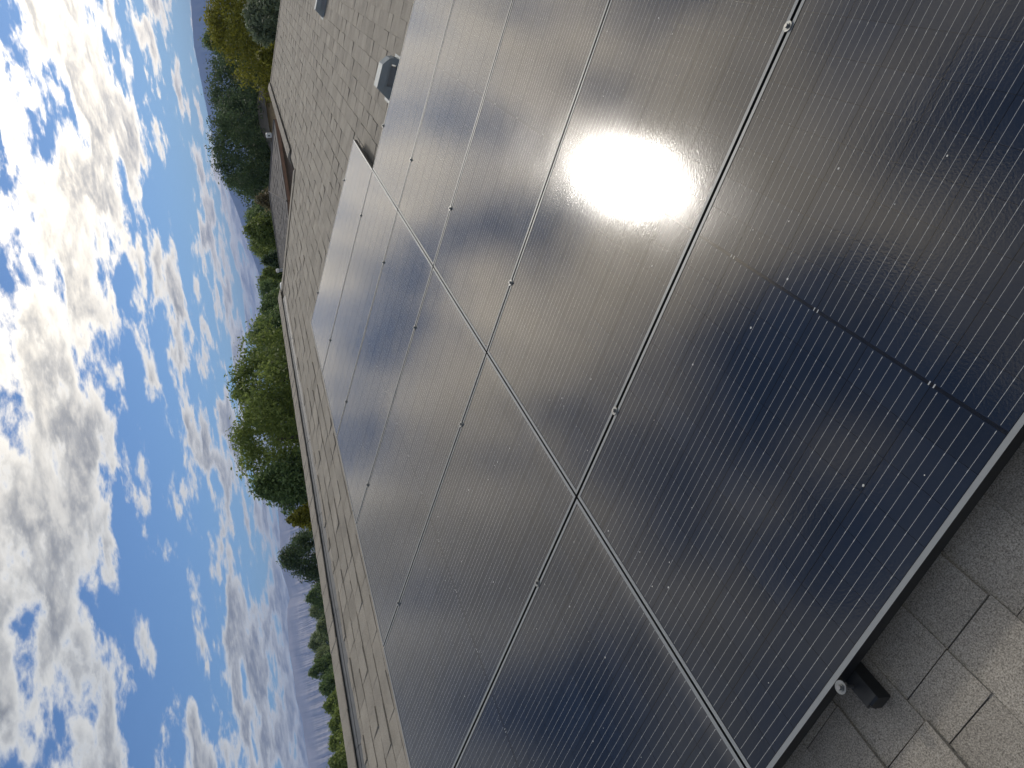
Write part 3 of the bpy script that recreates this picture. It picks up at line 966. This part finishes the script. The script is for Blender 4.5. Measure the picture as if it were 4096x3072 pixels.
def crown(name, seed, nclump, nleaf, leaf, mat, shape):
    """unit crown: x,y in -1..1, z 0..1; leaves gathered in clumps of uneven size"""
    g = np.random.default_rng(seed)
    if shape == 'round': zs, ws = [0, .12, .35, .6, .82, 1], [.45, .8, 1.0, .88, .6, .12]
    elif shape == 'cone': zs, ws = [0, .1, .35, .65, .9, 1], [.7, .95, .88, .55, .22, .04]
    else: zs, ws = [0, .1, .3, .6, .85, 1], [.55, .85, .95, 1.0, .75, .2]
    C_ = []
    lob = g.uniform(0, 6.28, 3)
    while len(C_) < nclump:
        z = g.random(); a = g.uniform(0, 2 * np.pi)
        R_ = np.interp(z, zs, ws) * (1 + .16 * np.sin(2 * a + lob[0]) + .12 * np.sin(3 * a + lob[1] + 4 * z) + .10 * np.sin(5 * a + lob[2] - 7 * z))
        r = R_ * g.random() ** 0.32
        C_.append((r * np.cos(a), r * np.sin(a), z * 0.97, g.uniform(.09, .20) * (1.2 - .45 * z)))
    C_ = np.array(C_)
    wgt = C_[:, 3] ** 2; wgt /= wgt.sum()
    pick = g.choice(nclump, nleaf, p=wgt)
    d = g.normal(size=(nleaf, 3)); d /= np.linalg.norm(d, axis=1)[:, None]
    rad = C_[pick, 3] * (g.random(nleaf) ** .45) * g.choice([1, 1, 1, 1.35], nleaf)
    cen = C_[pick, :3] + d * rad[:, None] * np.array([1, 1, .62])
    # leaf blade: a folded diamond facing outwards and a little up, with scatter
    nrm = d * .6 + np.array([0, 0, .5]) + g.normal(size=(nleaf, 3)) * .55
    nrm /= np.linalg.norm(nrm, axis=1)[:, None]
    ax = np.cross(nrm, g.normal(size=(nleaf, 3))); ax /= np.linalg.norm(ax, axis=1)[:, None]
    bx = np.cross(nrm, ax)
    ln = leaf * g.uniform(.6, 1.35, nleaf)[:, None]
    v = np.stack([cen - ax * ln, cen + bx * ln * .42, cen + ax * ln, cen - bx * ln * .42], 1).reshape(-1, 3)
    q = np.arange(nleaf * 4).reshape(-1, 4)
    tint = np.clip(g.uniform(.0, 1, nleaf) * .55 + g.random(nclump)[pick] * .45, 0, 1).repeat(4)
    me = mesh_np(name, v, q, mat, tint)
    return me, C_


def trunk_mesh(seed, C_, h_crown0):
    """unit tree: trunk from z=0, crown spanning h_crown0..1 of the height"""
    g = random.Random(seed)
    m = MB()
    top = 0.75
    pts = [(0, 0, 0)] + [(g.uniform(-.05, .05), g.uniform(-.05, .05), z) for z in (.15, .32, .5, top)]
    m.tube(pts, [.075, .058, .048, .034, .012], 8)
    idx = sorted(range(len(C_)), key=lambda i: -C_[i][3])[:14]
    for i in idx:
        c = C_[i]; z = h_crown0 + c[2] * (1 - h_crown0)
        z0 = max(.12, min(z - .12, .62)); b = (0.0, 0.0, z0)
        mm = (c[0] * .45, c[1] * .45, z0 + (z - z0) * .55)
        m.tube([b, mm, (c[0], c[1], z)], [.026, .016, .005], 5)
    return m


_cache = {}


def tree(yc, halfw, xt, Dist, kind, shape, label, cat='tree', group='trees behind the house', seed=0, dense=1.0, bottom=None, name='broadleaf_tree', leaf_m=0.115):
    """placed by where its top shows; its distance is set by what stands in front of and behind it"""
    top = at_dist(xt, yc, Dist)
    h = top[2] - GROUND_Z
    scale_px = F_PX / np.linalg.norm(top - CAM_POS) / 0.98
    rx = halfw * 1.30 / scale_px
    z0 = bottom if bottom is not None else max(0.08 * h, h - rx * 4.0)
    root = empty(name, (top[0], top[1], GROUND_Z))
    nleaf = int(min(32000, max(2500, 1500 * rx * (h - z0) * dense * (0.13 / leaf_m) ** 2)))
    me, C_ = crown('crown', seed, int(280 + 50 * rx), nleaf, leaf_m / rx, LEAF[kind], shape)
    # bake the true size so that leaves keep their proportions
    v = np.empty(len(me.vertices) * 3, np.float32); me.vertices.foreach_get('co', v); v = v.reshape(-1, 3)
    ctr = v.reshape(-1, 4, 3).mean(1).repeat(4, 0); dlt = (v - ctr) * rx
    ctr = ctr * np.array([rx, rx, h - z0]) + np.array([0, 0, z0])
    me.vertices.foreach_set('co', (ctr + dlt).astype(np.float32).ravel()); me.update()
    obj('crown', me, root)
    tm = trunk_mesh(seed, C_, z0 / h)
    kx = rx; tw = max(.12, .035 * h) / .075
    tv = []
    for x, y, z in tm.v:
        tv.append((x * kx if abs(x) > .09 or abs(y) > .09 else x * tw, y * kx if abs(x) > .09 or abs(y) > .09 else y * tw, z * h))
    obj('trunk', mesh_from('trunk', tv, tm.f, M_BARK, True), root)
    tag(root, label, cat, group)
    return root


TREES = [
    # yc, half width, top x, distance, leaf, shape, label
    (1345, 140, 998, 50, 'mid', 'cone', 'green tree with feathery top left of the white domed vents'),
    (1545, 175, 930, 42, 'olive', 'full', 'tall leafy green tree, right half of the big pair above the ridge vent'),
    (1790, 205, 938, 40, 'olive', 'full', 'tall leafy green tree, left half of the big pair above the ridge vent'),
    (1955, 135, 1020, 38, 'mid', 'round', 'sloping green tree at the left shoulder of the big pair'),
    (2085, 45, 1150, 36, 'yellow', 'round', 'small yellowish bush at the foot of the big green trees'),
    (2240, 115, 1124, 66, 'dark', 'round', 'lone dark round tree standing against the grey mesa'),
    (95, 195, 832, 56, 'yellow', 'round', 'yellow-green maple-like tree at the far right of the roof'),
    (165, 90, 818, 66, 'mid', 'round', 'green tree top peeking out behind the yellow-green tree'),
    (75, 150, 985, 46, 'grey', 'round', 'grey-green willowy shrub in front of the yellow-green tree'),
    (225, 48, 1035, 44, 'yellow', 'round', 'low yellow-green bush at the roof edge beside the grey-green shrub'),
    (375, 165, 838, 64, 'dark', 'full', 'large dark green tree next to the yellow-green one'),
    (585, 160, 842, 60, 'dark', 'full', 'large dark tree with gaps of sky behind the white flue cap'),
    (725, 115, 912, 64, 'mid', 'cone', 'mid green tree sloping down behind the small hip roof'),
    (800, 55, 1030, 48, 'dry', 'round', 'dry brownish bush above the small hip roof'),
    (925, 85, 985, 62, 'olive', 'round', 'olive tree with a wispy top against the blue mountain'),
    (1042, 42, 1050, 52, 'dark', 'round', 'compact dark shrub right of the flue pipe'),
    (1000, 55, 1010, 78, 'mid', 'round', 'hazy green tree behind the compact dark shrub'),
    (1125, 80, 1040, 74, 'olive', 'round', 'bright green tree behind the flue pipe'),
    (1235, 95, 1048, 58, 'mid', 'round', 'green tree just left of the wide domed vent'),
    (1440, 90, 1005, 56, 'mid', 'full', 'green tree filling the gap right of the big pair'),
    (1670, 90, 985, 52, 'mid', 'full', 'mid green tree between the two halves of the big pair'),
    (480, 110, 880, 72, 'mid', 'full', 'green tree behind the two large dark trees'),
    (270, 80, 900, 70, 'dark', 'full', 'dark tree between the yellow-green tree and the large dark one'),
    (885, 75, 985, 68, 'mid', 'full', 'green tree just right of the olive wispy tree'),
    (975, 75, 1005, 73, 'olive', 'full', 'olive green tree behind the hazy one near the compact shrub'),
    (1175, 85, 1045, 71, 'mid', 'full', 'green tree above the wide domed vent'),
    (1300, 85, 1030, 63, 'olive', 'full', 'olive tree above the domed vent at the ridge end'),
    (850, 70, 1000, 70, 'mid', 'round', 'green tree between the sloping tree and the olive one'),
    (1090, 60, 1062, 66, 'olive', 'round', 'low green tree touching the flue pipe cap'),
]
for k, a in enumerate(TREES):
    tree(*a, seed=100 + k, name='shrub' if ('bush' in a[6] or 'shrub' in a[6]) else 'broadleaf_tree', cat='bush' if ('bush' in a[6] or 'shrub' in a[6]) else 'tree')
FAR = [
    (2395, 55, 1228, 150, 'mid', 'round', 'rounded far tree just left of the lone dark tree'),
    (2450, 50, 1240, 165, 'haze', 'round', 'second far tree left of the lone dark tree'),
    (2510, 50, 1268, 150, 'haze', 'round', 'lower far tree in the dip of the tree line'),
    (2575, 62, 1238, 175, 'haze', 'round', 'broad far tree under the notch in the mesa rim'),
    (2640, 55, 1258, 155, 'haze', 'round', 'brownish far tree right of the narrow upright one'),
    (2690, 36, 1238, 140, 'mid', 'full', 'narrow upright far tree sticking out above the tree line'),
    (2755, 60, 1280, 135, 'mid', 'round', 'far tree left of the narrow upright one'),
    (2830, 65, 1300, 125, 'olive', 'round', 'far leafy tree below the cone-shaped mesa spur'),
    (2905, 65, 1318, 120, 'olive', 'round', 'far leafy tree right of the pale patch of bare slope'),
    (2985, 65, 1318, 110, 'olive', 'round', 'bright far tree second from the left end of the tree line'),
    (3055, 60, 1318, 100, 'olive', 'round', 'bright far tree at the left end of the tree line'),
]
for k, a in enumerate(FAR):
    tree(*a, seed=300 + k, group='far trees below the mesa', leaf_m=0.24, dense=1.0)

# woodland between and behind the single trees, one mass
wv_, wt_ = [], []
gw = np.random.default_rng(77)
nw = 13200
az = np.radians(gw.uniform(-64, 6, nw)); dd = gw.uniform(180, 520, nw)
hh = 4.6 + 2.6 * (fbm1(np.degrees(az) * 1.1, 5, 4) - .3) + (dd - 180) * .004
zz = GROUND_Z + hh * gw.random(nw) ** .6
cen = np.stack([CAM_POS[0] + dd * np.sin(az), CAM_POS[1] + dd * np.cos(az), zz], 1)
nn = gw.normal(size=(nw, 3)) + np.array([0, -.4, .6]); nn /= np.linalg.norm(nn, axis=1)[:, None]
ax = np.cross(nn, gw.normal(size=(nw, 3))); ax /= np.linalg.norm(ax, axis=1)[:, None]
bx = np.cross(nn, ax); sz = gw.uniform(.4, .9, nw)[:, None]
vv = np.stack([cen - ax * sz, cen + bx * sz * .7, cen + ax * sz, cen - bx * sz * .7], 1).reshape(-1, 3)
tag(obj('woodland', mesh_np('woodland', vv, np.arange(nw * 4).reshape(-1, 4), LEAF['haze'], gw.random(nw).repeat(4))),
    'hazy green belt of far woodland below the mesa', 'woodland', kind='stuff')

# ------------------------------------------------------------------ haze
HAZE = True
if HAZE:
    hm = bpy.data.materials.new('haze'); hm.use_nodes = True
    nt = hm.node_tree; nt.nodes.clear()
    pv = nt.nodes.new('ShaderNodeVolumePrincipled')
    pv.inputs['Color'].default_value = (0.29, 0.46, 0.92, 1)
    pv.inputs['Density'].default_value = 1.1e-4
    pv.inputs['Anisotropy'].default_value = 0.2
    ou = nt.nodes.new('ShaderNodeOutputMaterial'); nt.links.new(pv.outputs[0], ou.inputs['Volume'])
    hb = MB().box(-13400, 13400, -13400, 13400, GROUND_Z - 1.0, 580)
    tag(obj('haze', hb.mesh('haze', hm)), 'pale blue haze over the valley', 'haze', kind='stuff')
